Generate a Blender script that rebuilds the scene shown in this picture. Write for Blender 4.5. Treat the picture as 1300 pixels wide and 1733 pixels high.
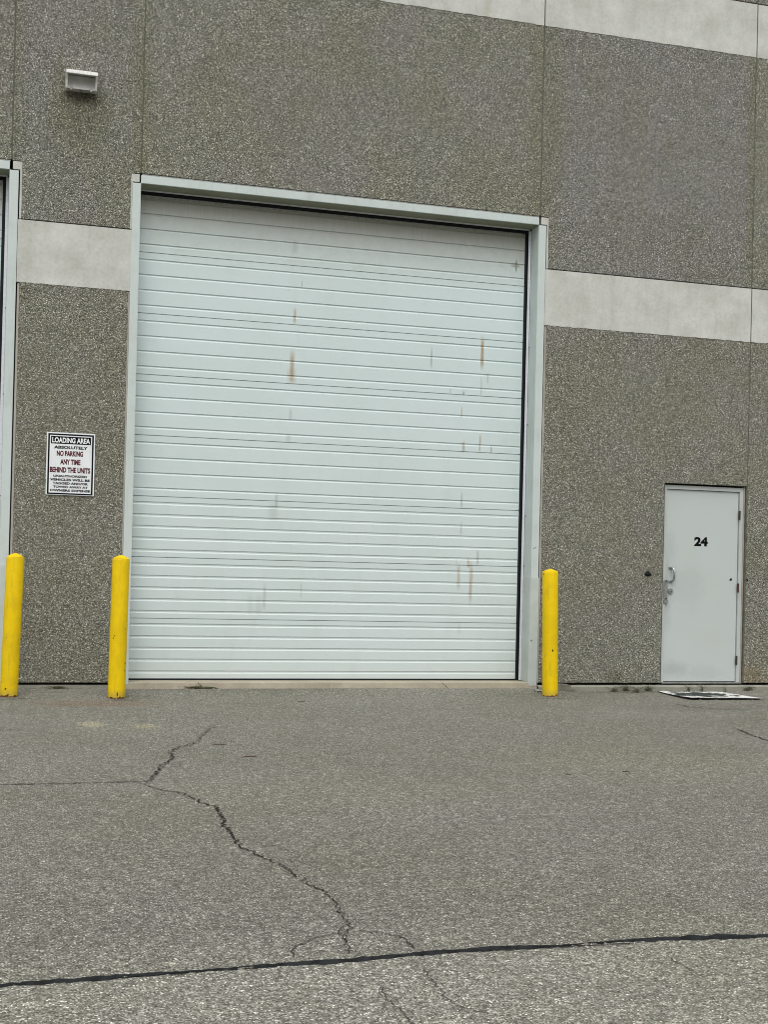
import bpy, bmesh, math, random
from mathutils import Vector, Matrix, noise as mnoise
random.seed(24)
S = bpy.context.scene
for o in list(bpy.data.objects): bpy.data.objects.remove(o)
C = S.collection

# ------------------------------------------------------------ camera
F_PX, CY, YAW, PITCH, ROLL = 2254.0, 951.42, 0.28556, 0.009453, 0.024113
CAM = Vector((0.0, -13.4047, 1.2239))
cyw, syw = math.cos(YAW), math.sin(YAW)
FWD = Vector((syw*math.cos(PITCH), cyw*math.cos(PITCH), math.sin(PITCH)))
_r = Vector((cyw, -syw, 0)); _u = _r.cross(FWD)
RIGHT = _r*math.cos(ROLL) + _u*math.sin(ROLL)
UP = -_r*math.sin(ROLL) + _u*math.cos(ROLL)
cam_d = bpy.data.cameras.new('camera'); cam = bpy.data.objects.new('camera', cam_d); C.objects.link(cam)
cam.matrix_world = Matrix.Translation(CAM) @ Matrix((RIGHT, UP, -FWD)).transposed().to_4x4()
cam_d.sensor_fit = 'AUTO'; cam_d.sensor_width = 36; cam_d.lens = F_PX*36/1733
cam_d.shift_y = (CY-866.5)/1733
cam_d.clip_start = .05; cam_d.clip_end = 600
S.camera = cam

# ------------------------------------------------------------ sky and light (overcast)
EL, AZ = math.radians(58), math.radians(195)
w = bpy.data.worlds.new('World'); S.world = w; w.use_nodes = True
nt = w.node_tree; nt.nodes.clear()
sky = nt.nodes.new('ShaderNodeTexSky'); sky.sky_type = 'NISHITA'; sky.sun_disc = False
sky.sun_elevation = EL; sky.sun_rotation = AZ; sky.dust_density = 6; sky.air_density = 1.2
hs = nt.nodes.new('ShaderNodeHueSaturation'); hs.inputs['Saturation'].default_value = .22
bg = nt.nodes.new('ShaderNodeBackground'); bg.inputs['Strength'].default_value = .13
wo = nt.nodes.new('ShaderNodeOutputWorld')
nt.links.new(sky.outputs[0], hs.inputs['Color']); nt.links.new(hs.outputs[0], bg.inputs[0]); nt.links.new(bg.outputs[0], wo.inputs[0])
sd = bpy.data.lights.new('sun', 'SUN'); sd.energy = 1.0; sd.angle = math.radians(70); sd.color = (1, .985, .96)
sun = bpy.data.objects.new('sun', sd); C.objects.link(sun)
sdir = Vector((math.sin(AZ)*math.cos(EL), math.cos(AZ)*math.cos(EL), math.sin(EL)))
sun.rotation_euler = sdir.to_track_quat('Z', 'Y').to_euler(); sun.location = (0, -8, 20)
S.view_settings.view_transform = 'Standard'; S.view_settings.look = 'None'
S.view_settings.exposure = 0.0; S.view_settings.gamma = 1
S.cycles.filter_width = 1.0

# photograph pixel -> point on a real plane (wall depth Y, or ground height Z)
def ray(px, py): return FWD + RIGHT*((px-650)/F_PX) - UP*((py-CY)/F_PX)
def on_wall(px, py, Y=0.0):
    d = ray(px, py); return CAM + d*((Y-CAM.y)/d.y)
def on_ground(px, py, Z=0.0):
    d = ray(px, py); return CAM + d*((Z-CAM.z)/d.z)

# ------------------------------------------------------------ material helpers
class NT:
    def __init__(s, name, rough=.8, spec=.3, metal=0):
        s.m = bpy.data.materials.new(name); s.m.use_nodes = True; s.t = s.m.node_tree
        s.b = s.t.nodes['Principled BSDF']; s.b.inputs['Roughness'].default_value = rough
        s.b.inputs['Specular IOR Level'].default_value = spec; s.b.inputs['Metallic'].default_value = metal
        s._pos = None
    def n(s, k): return s.t.nodes.new(k)
    def l(s, a, b): s.t.links.new(a, b)
    def put(s, v, sock):
        if hasattr(v, 'is_output'): s.l(v, sock)
        else: sock.default_value = v
    def pos(s, obj=False):
        if s._pos is None:
            if obj: s._pos = s.n('ShaderNodeTexCoord').outputs['Object']
            else: s._pos = s.n('ShaderNodeNewGeometry').outputs['Position']
        return s._pos
    def scaled(s, v):
        k = s.n('ShaderNodeVectorMath'); k.operation = 'MULTIPLY'; s.l(s.pos(), k.inputs[0]); k.inputs[1].default_value = v; return k.outputs[0]
    def math(s, op, a, b=0.0, c=None):
        k = s.n('ShaderNodeMath'); k.operation = op; s.put(a, k.inputs[0]); s.put(b, k.inputs[1])
        if c is not None: s.put(c, k.inputs[2])
        return k.outputs[0]
    def noise(s, scale, detail=4, rough=.6, vec=None, off=None):
        k = s.n('ShaderNodeTexNoise'); k.inputs['Scale'].default_value = scale; k.inputs['Detail'].default_value = detail
        k.inputs['Roughness'].default_value = rough; s.l(vec if vec is not None else s.pos(), k.inputs['Vector']); return k.outputs['Fac']
    def voro(s, scale, feature='F1', vec=None, rnd=1):
        k = s.n('ShaderNodeTexVoronoi'); k.feature = feature; k.inputs['Scale'].default_value = scale; k.inputs['Randomness'].default_value = rnd
        s.l(vec if vec is not None else s.pos(), k.inputs['Vector']); return k
    def rng(s, v, a, b, c=0.0, d=1.0, smooth=True):
        k = s.n('ShaderNodeMapRange'); k.interpolation_type = 'SMOOTHSTEP' if smooth else 'LINEAR'
        s.put(v, k.inputs[0]); k.inputs[1].default_value = a; k.inputs[2].default_value = b; k.inputs[3].default_value = c; k.inputs[4].default_value = d
        return k.outputs[0]
    def ramp(s, v, stops):
        k = s.n('ShaderNodeValToRGB'); e = k.color_ramp.elements
        while len(e) < len(stops): e.new(.5)
        for i, (p, c) in enumerate(stops):
            e[i].position = p; e[i].color = (c[0], c[1], c[2], 1) if isinstance(c, tuple) else (c, c, c, 1)
        s.put(v, k.inputs[0]); return k.outputs[0]
    def mix(s, f, a, b, mode='MIX'):
        k = s.n('ShaderNodeMix'); k.data_type = 'RGBA'; k.blend_type = mode; s.put(f, k.inputs[0])
        for v, i in ((a, 6), (b, 7)):
            if isinstance(v, tuple): v = (v[0], v[1], v[2], 1)
            s.put(v, k.inputs[i])
        return k.outputs[2]
    def col(s, c):
        if isinstance(c, tuple): c = (c[0], c[1], c[2], 1)
        s.put(c, s.b.inputs['Base Color'])
    def bump(s, h, dist, strength=1, prev=None):
        k = s.n('ShaderNodeBump'); k.inputs['Distance'].default_value = dist; k.inputs['Strength'].default_value = strength
        s.l(h, k.inputs['Height'])
        if prev is not None: s.l(prev, k.inputs['Normal'])
        s.l(k.outputs[0], s.b.inputs['Normal']); return k.outputs[0]
    def xyz(s):
        k = s.n('ShaderNodeSeparateXYZ'); s.l(s.pos(), k.inputs[0]); return k.outputs

def m_aggregate(name, tint, gain=1.0, stain_and_tone=None):
    t = NT(name, .9, .25)
    v1 = t.voro(92); v2 = t.voro(160); r1 = t.n('ShaderNodeSeparateColor'); t.l(v1.outputs['Color'], r1.inputs[0])
    r2 = t.n('ShaderNodeSeparateColor'); t.l(v2.outputs['Color'], r2.inputs[0])
    k = gain*.97
    stone = t.ramp(r1.outputs[0], [(0, (.03*k,.031*k,.026*k)), (.28, (.115*k,.118*k,.098*k)), (.60, (.225*k,.23*k,.20*k)), (.86, (.39*k,.397*k,.355*k)), (1, (.90*k,.90*k,.84*k))])
    sand = t.ramp(r2.outputs[1], [(0, (.05*k,.051*k,.041*k)), (.5, (.18*k,.184*k,.154*k)), (.9, (.34*k,.345*k,.30*k)), (1, (.70*k,.70*k,.63*k))])
    c = t.mix(t.rng(v1.outputs['Distance'], .40, .62), stone, sand)
    c = t.mix(.22, c, sand)
    big = t.noise(1.1, 5, .6); pur = t.noise(.8, 4, .6, vec=t.scaled((1.3, 1, 1.7)))
    c = t.mix(t.rng(pur, .44, .60, 0, .9), c, t.mix(1.0, c, (1.02,.99,1.035), 'MULTIPLY')); fine = t.noise(7, 4, .65)
    c = t.mix(t.rng(big, .38, .64, 0, .75), c, t.mix(1.0, c, (.93,.93,.82), 'MULTIPLY'))
    c = t.mix(t.rng(fine, .35, .7, 0, .5), c, t.mix(1.0, c, (1.16,1.12,1.12), 'MULTIPLY'))
    c = t.mix(1.0, c, (tint[0]*.99, tint[1]*1.005, tint[2]*1.04), 'MULTIPLY')
    if stain_and_tone:
        x, y, z = t.xyz()
        for (sx, sz, rx, rz, f, colr) in stain_and_tone:
            a = t.math('DIVIDE', t.math('SUBTRACT', x, sx), rx); b = t.math('DIVIDE', t.math('SUBTRACT', z, sz), rz)
            d = t.math('SQRT', t.math('ADD', t.math('MULTIPLY', a, a), t.math('MULTIPLY', b, b)))
            d = t.math('ADD', d, t.math('MULTIPLY', t.math('SUBTRACT', fine, .5), .9))
            c = t.mix(t.rng(d, .35, 1.0, f, 0), c, t.mix(1.0, c, colr, 'MULTIPLY'))
    t.col(c)
    h = t.math('SUBTRACT', 1, t.math('MULTIPLY', v1.outputs['Distance'], 1.4))
    n1 = t.bump(h, .006, .8); t.bump(t.math('SUBTRACT', 1, v2.outputs['Distance']), .0025, .5, n1)
    return t.m

def m_concrete(name, a, b, speck=.0, stains=True):
    t = NT(name, .85, .25)
    n1 = t.noise(3.2, 6, .66); n2 = t.noise(34, 4, .6)
    n3 = t.noise(1, 5, .6, vec=t.scaled((9, 9, 1.6)))
    c = t.ramp(n1, [(.3, a), (.7, b)])
    c = t.mix(t.rng(n2, .40, .75, 0, .5), c, t.mix(1.0, c, (.80,.79,.74), 'MULTIPLY'))
    if stains:
        c = t.mix(t.rng(n3, .48, .72, 0, .45), c, t.mix(1.0, c, (.84,.83,.76), 'MULTIPLY'))
        n5 = t.noise(16, 2, .5)
        c = t.mix(t.rng(n5, .74, .80, 0, .6), c, t.mix(1.0, c, (.62,.60,.55), 'MULTIPLY'))
    t.col(c); t.bump(n2, .002, .5); return t.m

def m_steel(name, base=(.60,.665,.635), dirt=.5, rough=.5):
    t = NT(name, rough, .4)
    n1 = t.noise(3, 5, .65); n2 = t.noise(1, 4, .6, vec=t.scaled((22, 22, 2.2))); n3 = t.noise(60, 3, .5)
    c = t.mix(t.rng(n1, .4, .75, 0, dirt), base, (base[0]*.80, base[1]*.79, base[2]*.76))
    c = t.mix(t.rng(n2, .54, .74, 0, dirt*.7), c, (base[0]*.76, base[1]*.74, base[2]*.68))
    c = t.mix(t.rng(n3, .70, .78, 0, dirt*.5), c, (.30,.27,.23))
    t.col(c); t.bump(n1, .004, .25); return t.m

def m_plain(name, c, rough=.6, spec=.4, metal=0, var=.25, scale=30, bump=.0006):
    t = NT(name, rough, spec, metal)
    n1 = t.noise(scale, 4, .6)
    t.col(t.mix(t.rng(n1, .35, .7), c, (c[0]*(1-var), c[1]*(1-var), c[2]*(1-var)))); t.bump(n1, bump, .5); return t.m

# streaks on the overhead door: x0, z_top, z_bottom, half width, colour, strength
DY = .24
def px_streak(x, y0, y1, wpx, kind, s):
    a = on_wall(x, y0, DY); b = on_wall(x, y1, DY); return (a.x, a.z, b.z, wpx/165.0/2, kind, s)
RUST, DARK, BROWN = (.37,.285,.17), (.20,.22,.19), (.36,.27,.15)
STREAKS = [px_streak(*a) for a in [
 (817,566,628,7,RUST,.75),(818,574,600,4,BROWN,.5),(495,588,650,9,BROWN,.6),(494,620,650,18,RUST,.35),(500,402,430,12,DARK,.22),(499,520,548,6,BROWN,.55),(511,474,486,3,DARK,.4),
 (731,584,624,4,DARK,.38),(815,636,672,4,DARK,.28),(826,630,650,4,DARK,.35),(782,686,707,4,BROWN,.45),(763,656,667,3,DARK,.4),(785,662,669,4,DARK,.5),
 (785,745,766,5,RUST,.65),(813,733,767,4,BROWN,.6),(832,754,768,4,DARK,.45),(782,828,862,4,DARK,.36),(781,882,906,5,DARK,.25),(777,950,1000,7,RUST,.45),(798,942,1026,9,RUST,.5),(793,944,962,5,BROWN,.5),
 (809,928,958,5,DARK,.38),(773,945,956,3,DARK,.3),(468,832,862,8,DARK,.28),(463,848,884,22,DARK,.17),(448,985,1034,6,DARK,.25),(438,1002,1044,14,DARK,.12),(424,1000,1042,12,DARK,.10),
 (510,982,1014,4,DARK,.22),(492,690,712,7,DARK,.22),(488,733,749,11,DARK,.2),(874,438,462,4,DARK,.9),(873,447,452,22,DARK,.6),(778,1050,1075,8,DARK,.1)]]
def m_door():
    t = NT('white_door_paint', .42, .4)
    x, y, z = t.xyz()
    n1 = t.noise(1.6, 5, .6); st = t.noise(1, 4, .65, vec=t.scaled((90, 1, 5))); n3 = t.noise(9, 5, .65)
    base = (.605,.705,.705)
    c = t.mix(t.rng(n1, .35, .7, 0, .5), base, (.560,.665,.645))
    wob = t.math('MULTIPLY', t.math('SUBTRACT', st, .5), .045)
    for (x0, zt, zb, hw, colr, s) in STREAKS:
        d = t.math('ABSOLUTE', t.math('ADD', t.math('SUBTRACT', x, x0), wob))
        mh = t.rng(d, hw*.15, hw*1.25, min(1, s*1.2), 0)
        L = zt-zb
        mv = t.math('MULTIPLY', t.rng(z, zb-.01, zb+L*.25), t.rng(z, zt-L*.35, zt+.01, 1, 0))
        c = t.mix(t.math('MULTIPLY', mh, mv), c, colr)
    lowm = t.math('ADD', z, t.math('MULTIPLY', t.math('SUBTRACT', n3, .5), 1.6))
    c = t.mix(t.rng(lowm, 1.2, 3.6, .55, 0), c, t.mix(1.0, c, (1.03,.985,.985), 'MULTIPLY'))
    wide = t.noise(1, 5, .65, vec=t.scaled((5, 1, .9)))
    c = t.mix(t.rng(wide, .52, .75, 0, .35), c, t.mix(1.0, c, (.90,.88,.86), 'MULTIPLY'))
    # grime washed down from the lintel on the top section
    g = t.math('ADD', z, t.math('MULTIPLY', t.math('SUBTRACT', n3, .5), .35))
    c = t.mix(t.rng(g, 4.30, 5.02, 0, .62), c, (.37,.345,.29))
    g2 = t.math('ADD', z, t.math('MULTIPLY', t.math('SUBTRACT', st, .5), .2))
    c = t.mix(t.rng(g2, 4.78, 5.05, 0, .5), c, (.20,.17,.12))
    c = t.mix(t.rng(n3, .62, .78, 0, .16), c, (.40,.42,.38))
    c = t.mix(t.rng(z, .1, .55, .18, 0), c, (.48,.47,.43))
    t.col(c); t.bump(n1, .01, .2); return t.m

def m_bollard(seed):
    t = NT('yellow_paint', .6, .22); t.pos(obj=True)
    off = t.n('ShaderNodeVectorMath'); off.operation = 'ADD'; t.l(t.pos(), off.inputs[0]); off.inputs[1].default_value = (seed*3.1, seed, seed*7.7)
    x, y, z = t.xyz()
    n1 = t.noise(5, 5, .65, vec=off.outputs[0]); n2 = t.noise(45, 4, .6, vec=off.outputs[0])
    sc = t.n('ShaderNodeVectorMath'); sc.operation = 'MULTIPLY'; t.l(off.outputs[0], sc.inputs[0]); sc.inputs[1].default_value = (30, 30, 4)
    n3 = t.noise(1, 4, .6, vec=sc.outputs[0])
    c = t.mix(t.rng(n1, .35, .7), (.86,.60,.002), (.74,.515,.004))
    c = t.mix(t.rng(n3, .50, .75, 0, .5), c, (.54,.375,.012))
    c = t.mix(t.rng(n2, .64, .74, 0, .65), c, (.34,.23,.05))
    n4 = t.noise(11, 6, .75, vec=off.outputs[0]); c = t.mix(t.rng(n4, .60, .70, 0, .4), c, (.40,.30,.07)); c = t.mix(t.rng(n4, .70, .74, 0, .8), c, (.10,.06,.03))
    zz = t.math('ADD', z, t.math('MULTIPLY', t.math('SUBTRACT', n2, .5), .09))
    c = t.mix(t.rng(zz, .0, .10, .55, 0), c, (.38,.27,.07))
    c = t.mix(t.rng(zz, .004, .014, 1, 0), c, (.13,.045,.022))
    t.col(c); t.bump(n2, .0015, .5); return t.m

def m_asphalt(name, k, light, stains=False):
    t = NT(name, .92, .25)
    v1 = t.voro(100); v2 = t.voro(200); v0 = t.voro(52); s0 = t.n('ShaderNodeSeparateColor'); t.l(v0.outputs['Color'], s0.inputs[0]); sc1 = t.n('ShaderNodeSeparateColor'); t.l(v1.outputs['Color'], sc1.inputs[0])
    sc2 = t.n('ShaderNodeSeparateColor'); t.l(v2.outputs['Color'], sc2.inputs[0])
    stone = t.ramp(sc1.outputs[0], [(0, (.035*k,.034*k,.029*k)), (.33, (.12*k,.118*k,.098*k)), (.68, (.20*k,.198*k,.166*k)), (.90, (.33*k,.325*k,.28*k)), (1, (.48*k,.47*k,.435*k))])
    sand = t.ramp(sc2.outputs[1], [(0, (.05*k,.049*k,.041*k)), (.55, (.155*k,.153*k,.128*k)), (.93, (.28*k,.276*k,.238*k)), (1, (.75*k,.74*k,.67*k))])
    c = t.mix(t.rng(v1.outputs['Distance'], .36, .56), stone, sand); c = t.mix(light, c, sand)
    c = t.mix(.42, c, t.mix(1.0, c, t.ramp(s0.outputs[0], [(0, .55), (.5, .95), (.85, 1.35), (1, 2.0)]), 'MULTIPLY'))
    b1 = t.noise(.55, 5, .6); b2 = t.noise(3.5, 5, .65); b3 = t.noise(1, 5, .6, vec=t.scaled((.5, 2.2, 1)))
    c = t.mix(t.rng(b1, .38, .64, 0, .6), c, t.mix(1.0, c, (.86,.86,.80), 'MULTIPLY'))
    c = t.mix(t.rng(b2, .42, .72, 0, .45), c, t.mix(1.0, c, (1.14,1.12,1.10), 'MULTIPLY'))
    c = t.mix(t.rng(b3, .52, .7, 0, .5), c, t.mix(1.0, c, (.84,.84,.82), 'MULTIPLY'))
    if stains:
        x, y, z = t.xyz()
        for (px, py, rx, ry, f, colr) in [(165,1191,.75,.42,.62,(1.02,.76,.66)),(155,1226,.15,.26,.8,(1.75,1.66,1.34)),(246,1229,.15,.24,.65,(1.65,1.56,1.25)),(205,1236,.6,.4,.15,(1.2,1.18,1.0)),
                                        (1225,1349,.16,.06,.5,(.72,.72,.70)),(560,1340,1.8,.9,.28,(1.12,1.12,1.0)),(1120,1290,1.6,1.3,.35,(1.14,1.12,1.0)),(1150,1400,1.0,.8,.3,(1.0,.93,.98)),(1235,1193,.5,.12,.4,(1.0,.82,.76)),(1180,1198,1.0,.5,.4,(.78,.78,.76)),
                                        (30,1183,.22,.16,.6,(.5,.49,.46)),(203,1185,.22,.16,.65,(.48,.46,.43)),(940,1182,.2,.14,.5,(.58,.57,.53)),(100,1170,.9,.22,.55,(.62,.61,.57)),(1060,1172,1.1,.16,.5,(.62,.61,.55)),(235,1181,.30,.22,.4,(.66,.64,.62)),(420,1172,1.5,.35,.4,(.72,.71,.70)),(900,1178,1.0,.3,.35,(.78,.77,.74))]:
            p = on_ground(px, py)
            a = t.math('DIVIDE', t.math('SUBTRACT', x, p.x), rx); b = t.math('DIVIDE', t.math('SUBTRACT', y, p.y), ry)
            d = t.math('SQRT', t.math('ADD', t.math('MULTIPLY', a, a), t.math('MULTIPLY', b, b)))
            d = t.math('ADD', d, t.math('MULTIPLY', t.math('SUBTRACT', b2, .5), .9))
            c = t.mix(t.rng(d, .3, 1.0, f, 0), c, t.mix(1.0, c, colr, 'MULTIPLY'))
    t.col(c)
    n = t.bump(t.math('SUBTRACT', 1, v1.outputs['Distance']), .006, .8)
    t.bump(t.math('SUBTRACT', 1, v2.outputs['Distance']), .0025, .6, n)
    return t.m

M = {}
M['agg_olive'] = m_aggregate('exposed_aggregate', (.98,.97,.93), stain_and_tone=[(.70,5.62,.42,.46,.65,(.76,.76,.62)), (.72,5.86,.24,.10,.8,(.38,.37,.34)), (.5,6.0,.12,.4,.4,(.8,.8,.62)), (1.31,6.2,.14,2.6,.45,(.86,.86,.66)), (.07,6.2,.1,2.6,.4,(.86,.86,.66))])  # olive stains, plus a much darker patch just under the lamp
M['agg_plain'] = m_aggregate('exposed_aggregate_plain', (1.0,.99,.93), stain_and_tone=[(5.6,6.2,.22,2.6,.5,(.84,.86,.66)), (1.31,6.2,.1,2.6,.4,(.84,.86,.66))])
M['agg_grey'] = m_aggregate('exposed_aggregate_grey', (1.02,1.0,1.02), .98, stain_and_tone=[(5.62,6.2,.38,2.6,.55,(.86,.88,.66)), (8.24,6.0,.14,2.6,.6,(.8,.82,.62)), (6.3,6.3,.8,.5,.3,(.88,.9,.72))])
M['agg_low'] = m_aggregate('exposed_aggregate_low', (1.0,.985,.91), .98, stain_and_tone=[(6.62,.12,.16,.14,.5,(.6,.6,.5)), (5.8,1.4,.10,.7,.3,(.9,.78,.76)), (8.32,.15,.3,.2,.5,(1.15,.95,.75))])
M['band'] = m_concrete('smooth_concrete_band', (.47,.48,.435), (.64,.655,.625))
M['margin'] = m_concrete('smooth_concrete_margin', (.36,.335,.30), (.46,.44,.40))
M['found'] = m_concrete('foundation_concrete', (.22,.22,.185), (.33,.33,.28))
M['block'] = m_concrete('dark_block_concrete', (.13,.13,.10), (.27,.27,.225))  # mottled concrete, darker than the foundation
M['sill'] = m_concrete('sill_concrete', (.33,.30,.23), (.46,.42,.33))
M['sealant'] = m_plain('joint_sealant', (.14,.145,.11), .8, .2, var=.4, scale=14)
M['sealant_dark'] = m_plain('joint_shadow_gap', (.03,.028,.024), .9, .1)
M['steel'] = m_steel('frame_paint', (.56,.63,.615), .5)
M['soffit'] = m_steel('dark_olive_soffit_paint', (.27,.285,.215), .8, .7)  # olive base, much darker than the frame paint
M['steel2'] = m_steel('entry_door_frame_paint', (.50,.535,.52), .7)
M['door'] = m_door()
M['black'] = m_plain('black_rubber', (.008,.010,.013), .7, .3)
M['white_strip'] = m_plain('track_strip_paint', (.74,.77,.82), .35, .5, var=.12)
M['chrome'] = m_plain('satin_chrome', (.50,.54,.54), .30, .5, .85, var=.3)
M['dull_metal'] = m_plain('dull_steel', (.34,.35,.33), .5, .5, .5, var=.4)
M['hinge'] = m_plain('tarnished_hinge', (.075,.065,.055), .6, .4, .4, var=.5)
M['rust_hinge'] = m_plain('rusted_hinge', (.12,.055,.045), .8, .3, var=.5)
M['rust'] = m_plain('bare_rust', (.055,.016,.012), .85, .2, var=.6, scale=60)
M['lamp_white'] = m_plain('lamp_housing_enamel', (.78,.78,.76), .5, .4, var=.2, scale=40)
M['lamp_lens'] = m_plain('dusty_lens', (.56,.56,.54), .35, .5, var=.2, scale=12)
M['sign_white'] = m_plain('sign_white', (.82,.86,.87), .4, .4, var=.06, scale=5)
M['sign_black'] = m_plain('sign_black', (.004,.005,.006), .8, .1)
M['sign_red'] = m_plain('sign_red', (.10,.010,.018), .8, .1)
M['tar'] = m_plain('tar', (.024,.027,.028), .85, .15, var=.65, scale=26, bump=.004)
M['crack'] = m_plain('crack_dirt', (.042,.040,.034), .95, .1, var=.5, scale=80, bump=.003)
M['dust_edge'] = m_plain('thin_crack', (.085,.08,.07), .95, .1, var=.5, scale=80, bump=.003)
M['weed'] = m_plain('weed_green', (.10,.11,.062), .8, .2, var=.5, scale=90)
M['weed_dry'] = m_plain('weed_dry', (.17,.15,.08), .9, .2, var=.4, scale=90)
M['twig'] = m_plain('twig_bark', (.09,.045,.035), .9, .2, var=.4, scale=90)
M['paper'] = m_plain('paper', (.62,.61,.57), .8, .2, var=.25, scale=60)
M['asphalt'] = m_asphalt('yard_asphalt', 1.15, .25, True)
M['lane'] = m_asphalt('lane_asphalt', 1.50, .20)
M['roof'] = m_plain('roof_membrane', (.2,.2,.2), .9, .2)
def m_mat():
    t = NT('worn_board_face', .7, .3)
    n = t.noise(8, 8, .78); n2 = t.noise(60, 3, .6); x, y, z = t.xyz()
    ex = t.math('DIVIDE', t.math('SUBTRACT', x, 7.36), .40); ey = t.math('DIVIDE', t.math('ADD', y, .56), .33)
    e = t.math('SQRT', t.math('ADD', t.math('MULTIPLY', ex, ex), t.math('MULTIPLY', ey, ey)))
    k = t.math('ADD', t.math('ADD', t.math('MULTIPLY', t.math('SUBTRACT', n, .5), 5.0), t.math('MULTIPLY', t.math('SUBTRACT', n2, .5), 2.0)), t.math('SUBTRACT', 1.0, e))
    t.col(t.mix(t.rng(k, -.05, .12), t.mix(t.rng(n2, .35, .7), (.84,.84,.81), (.68,.67,.64)), (.022,.032,.028))); t.bump(n, .004, .4)
    return t.m
M['mat'] = m_mat()
def m_entry():
    t = NT('entry_door_paint', .45, .4); x, y, z = t.xyz()
    n = t.noise(9, 8, .72); n2 = t.noise(1.3, 3, .5); n3 = t.noise(70, 3, .5)
    c = t.mix(t.rng(n2, .35, .7), (.515,.570,.560), (.50,.545,.515))
    for (sx, sz, rx, rz, f) in [(7.55,1.15,.30,.34,.22), (7.37,.24,.26,.12,.45), (7.27,.95,.10,.35,.35), (7.30,1.55,.12,.3,.25), (7.8,.2,.3,.12,.25), (7.25,1.3,.08,.3,.35)]:
        a = t.math('DIVIDE', t.math('SUBTRACT', x, sx), rx); b = t.math('DIVIDE', t.math('SUBTRACT', z, sz), rz)
        d = t.math('ADD', t.math('SQRT', t.math('ADD', t.math('MULTIPLY', a, a), t.math('MULTIPLY', b, b))), t.math('MULTIPLY', t.math('SUBTRACT', n, .5), 1.6))
        c = t.mix(t.rng(d, .2, 1.05, f, 0), c, (.33,.35,.34))
    c = t.mix(t.rng(n3, .72, .8, 0, .3), c, (.3,.3,.26))
    t.col(c); t.bump(n2, .004, .15); return t.m
M['entry'] = m_entry()

# ------------------------------------------------------------ object helpers
def link(name, bm, mat, parent=None, smooth=False, bevel=0):
    if bevel:
        bmesh.ops.bevel(bm, geom=list(bm.edges), offset=bevel, segments=1, affect='EDGES', clamp_overlap=True)
    bmesh.ops.recalc_face_normals(bm, faces=bm.faces)
    me = bpy.data.meshes.new(name); bm.to_mesh(me); bm.free()
    if smooth:
        for p in me.polygons: p.use_smooth = True
    me.materials.append(mat)
    o = bpy.data.objects.new(name, me); C.objects.link(o)
    if parent is not None: adopt(o, parent)
    return o
def world_loc(o):
    v = Vector(o.location); p = o.parent
    return v
ROOTLOC = {}
def adopt(o, parent):
    o.parent = parent
    o.matrix_parent_inverse = Matrix.Translation(-ROOTLOC.get(parent.name, Vector((0, 0, 0))))
def empty(name, loc, label, cat, group=None, rot=(0,0,0)):
    o = bpy.data.objects.new(name, None); o.empty_display_size = .2; C.objects.link(o); o.location = loc; o.rotation_euler = rot
    ROOTLOC[o.name] = Vector(loc); return tag(o, label, cat, group)
def tag(o, label=None, cat=None, group=None, kind=None):
    if label: o['label'] = label
    if cat: o['category'] = cat
    if group: o['group'] = group
    if kind: o['kind'] = kind
    return o
def box(bm, x0, x1, y0, y1, z0, z1):
    r = bmesh.ops.create_cube(bm, size=1, matrix=Matrix.Translation(((x0+x1)/2, (y0+y1)/2, (z0+z1)/2)) @ Matrix.Diagonal((x1-x0, y1-y0, z1-z0, 1)))
    return r['verts']
def prism(bm, poly, y0, y1):
    """polygon in X,Z extruded in Y"""
    a = [bm.verts.new((x, y0, z)) for x, z in poly]; b = [bm.verts.new((x, y1, z)) for x, z in poly]
    bm.faces.new(a); bm.faces.new(list(reversed(b))); n = len(poly)
    for i in range(n): bm.faces.new((a[i], b[i], b[(i+1) % n], a[(i+1) % n]))
def prism_x(bm, prof, x0, x1):
    """profile in Y,Z extruded in X"""
    a = [bm.verts.new((x0, y, z)) for y, z in prof]; b = [bm.verts.new((x1, y, z)) for y, z in prof]
    bm.faces.new(a); bm.faces.new(list(reversed(b))); n = len(prof)
    for i in range(n): bm.faces.new((a[i], b[i], b[(i+1) % n], a[(i+1) % n]))
def tube(bm, pts, r, seg=10, cap=True):
    rings = []
    for i, p in enumerate(pts):
        d = (pts[min(i+1, len(pts)-1)]-pts[max(i-1, 0)]).normalized()
        q = d.to_track_quat('Z', 'Y'); rr = r[i] if isinstance(r, (list, tuple)) else r
        rings.append([bm.verts.new(p + q @ Vector((math.cos(2*math.pi*k/seg)*rr, math.sin(2*math.pi*k/seg)*rr, 0))) for k in range(seg)])
    for a, b in zip(rings, rings[1:]):
        for k in range(seg): bm.faces.new((a[k], a[(k+1) % seg], b[(k+1) % seg], b[k]))
    if cap: bm.faces.new(rings[0]); bm.faces.new(rings[-1])

# ------------------------------------------------------------ ground
def height(x, y):
    a = max(0, min(1, (y+.75)/.7)); a = a*a*(3-2*a)
    b = max(0, min(1, (6.3-x)/.8)); b = b*b*(3-2*b)
    return a*(.004 + .030*b) + .004*mnoise.noise(Vector((x*.9, y*.9, 0)))*(1 if y > -9 else 0)
bm = bmesh.new()
for v in ((-250, -300), (250, -300), (250, 200), (-250, 200)): bm.verts.new((v[0], v[1], -.005))
bm.faces.new(bm.verts); tag(link('ground', bm, M['lane']), kind='structure')
SEAM = [(0,1667),(200,1652),(355,1641),(500,1630),(590,1625),(700,1614),(850,1603),(950,1600),(1060,1591),(1150,1587),(1300,1583)]
SW = [on_ground(*p) for p in SEAM]
def seam_y(x):
    if x <= SW[0].x: return SW[0].y
    for a, b in zip(SW, SW[1:]):
        if x <= b.x: return a.y + (b.y-a.y)*(x-a.x)/(b.x-a.x)
    return SW[-1].y
bm = bmesh.new()
xs = [-60, -30, -15, -8] + [-5+.12*i for i in range(126)] + [12, 20, 60]
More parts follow.
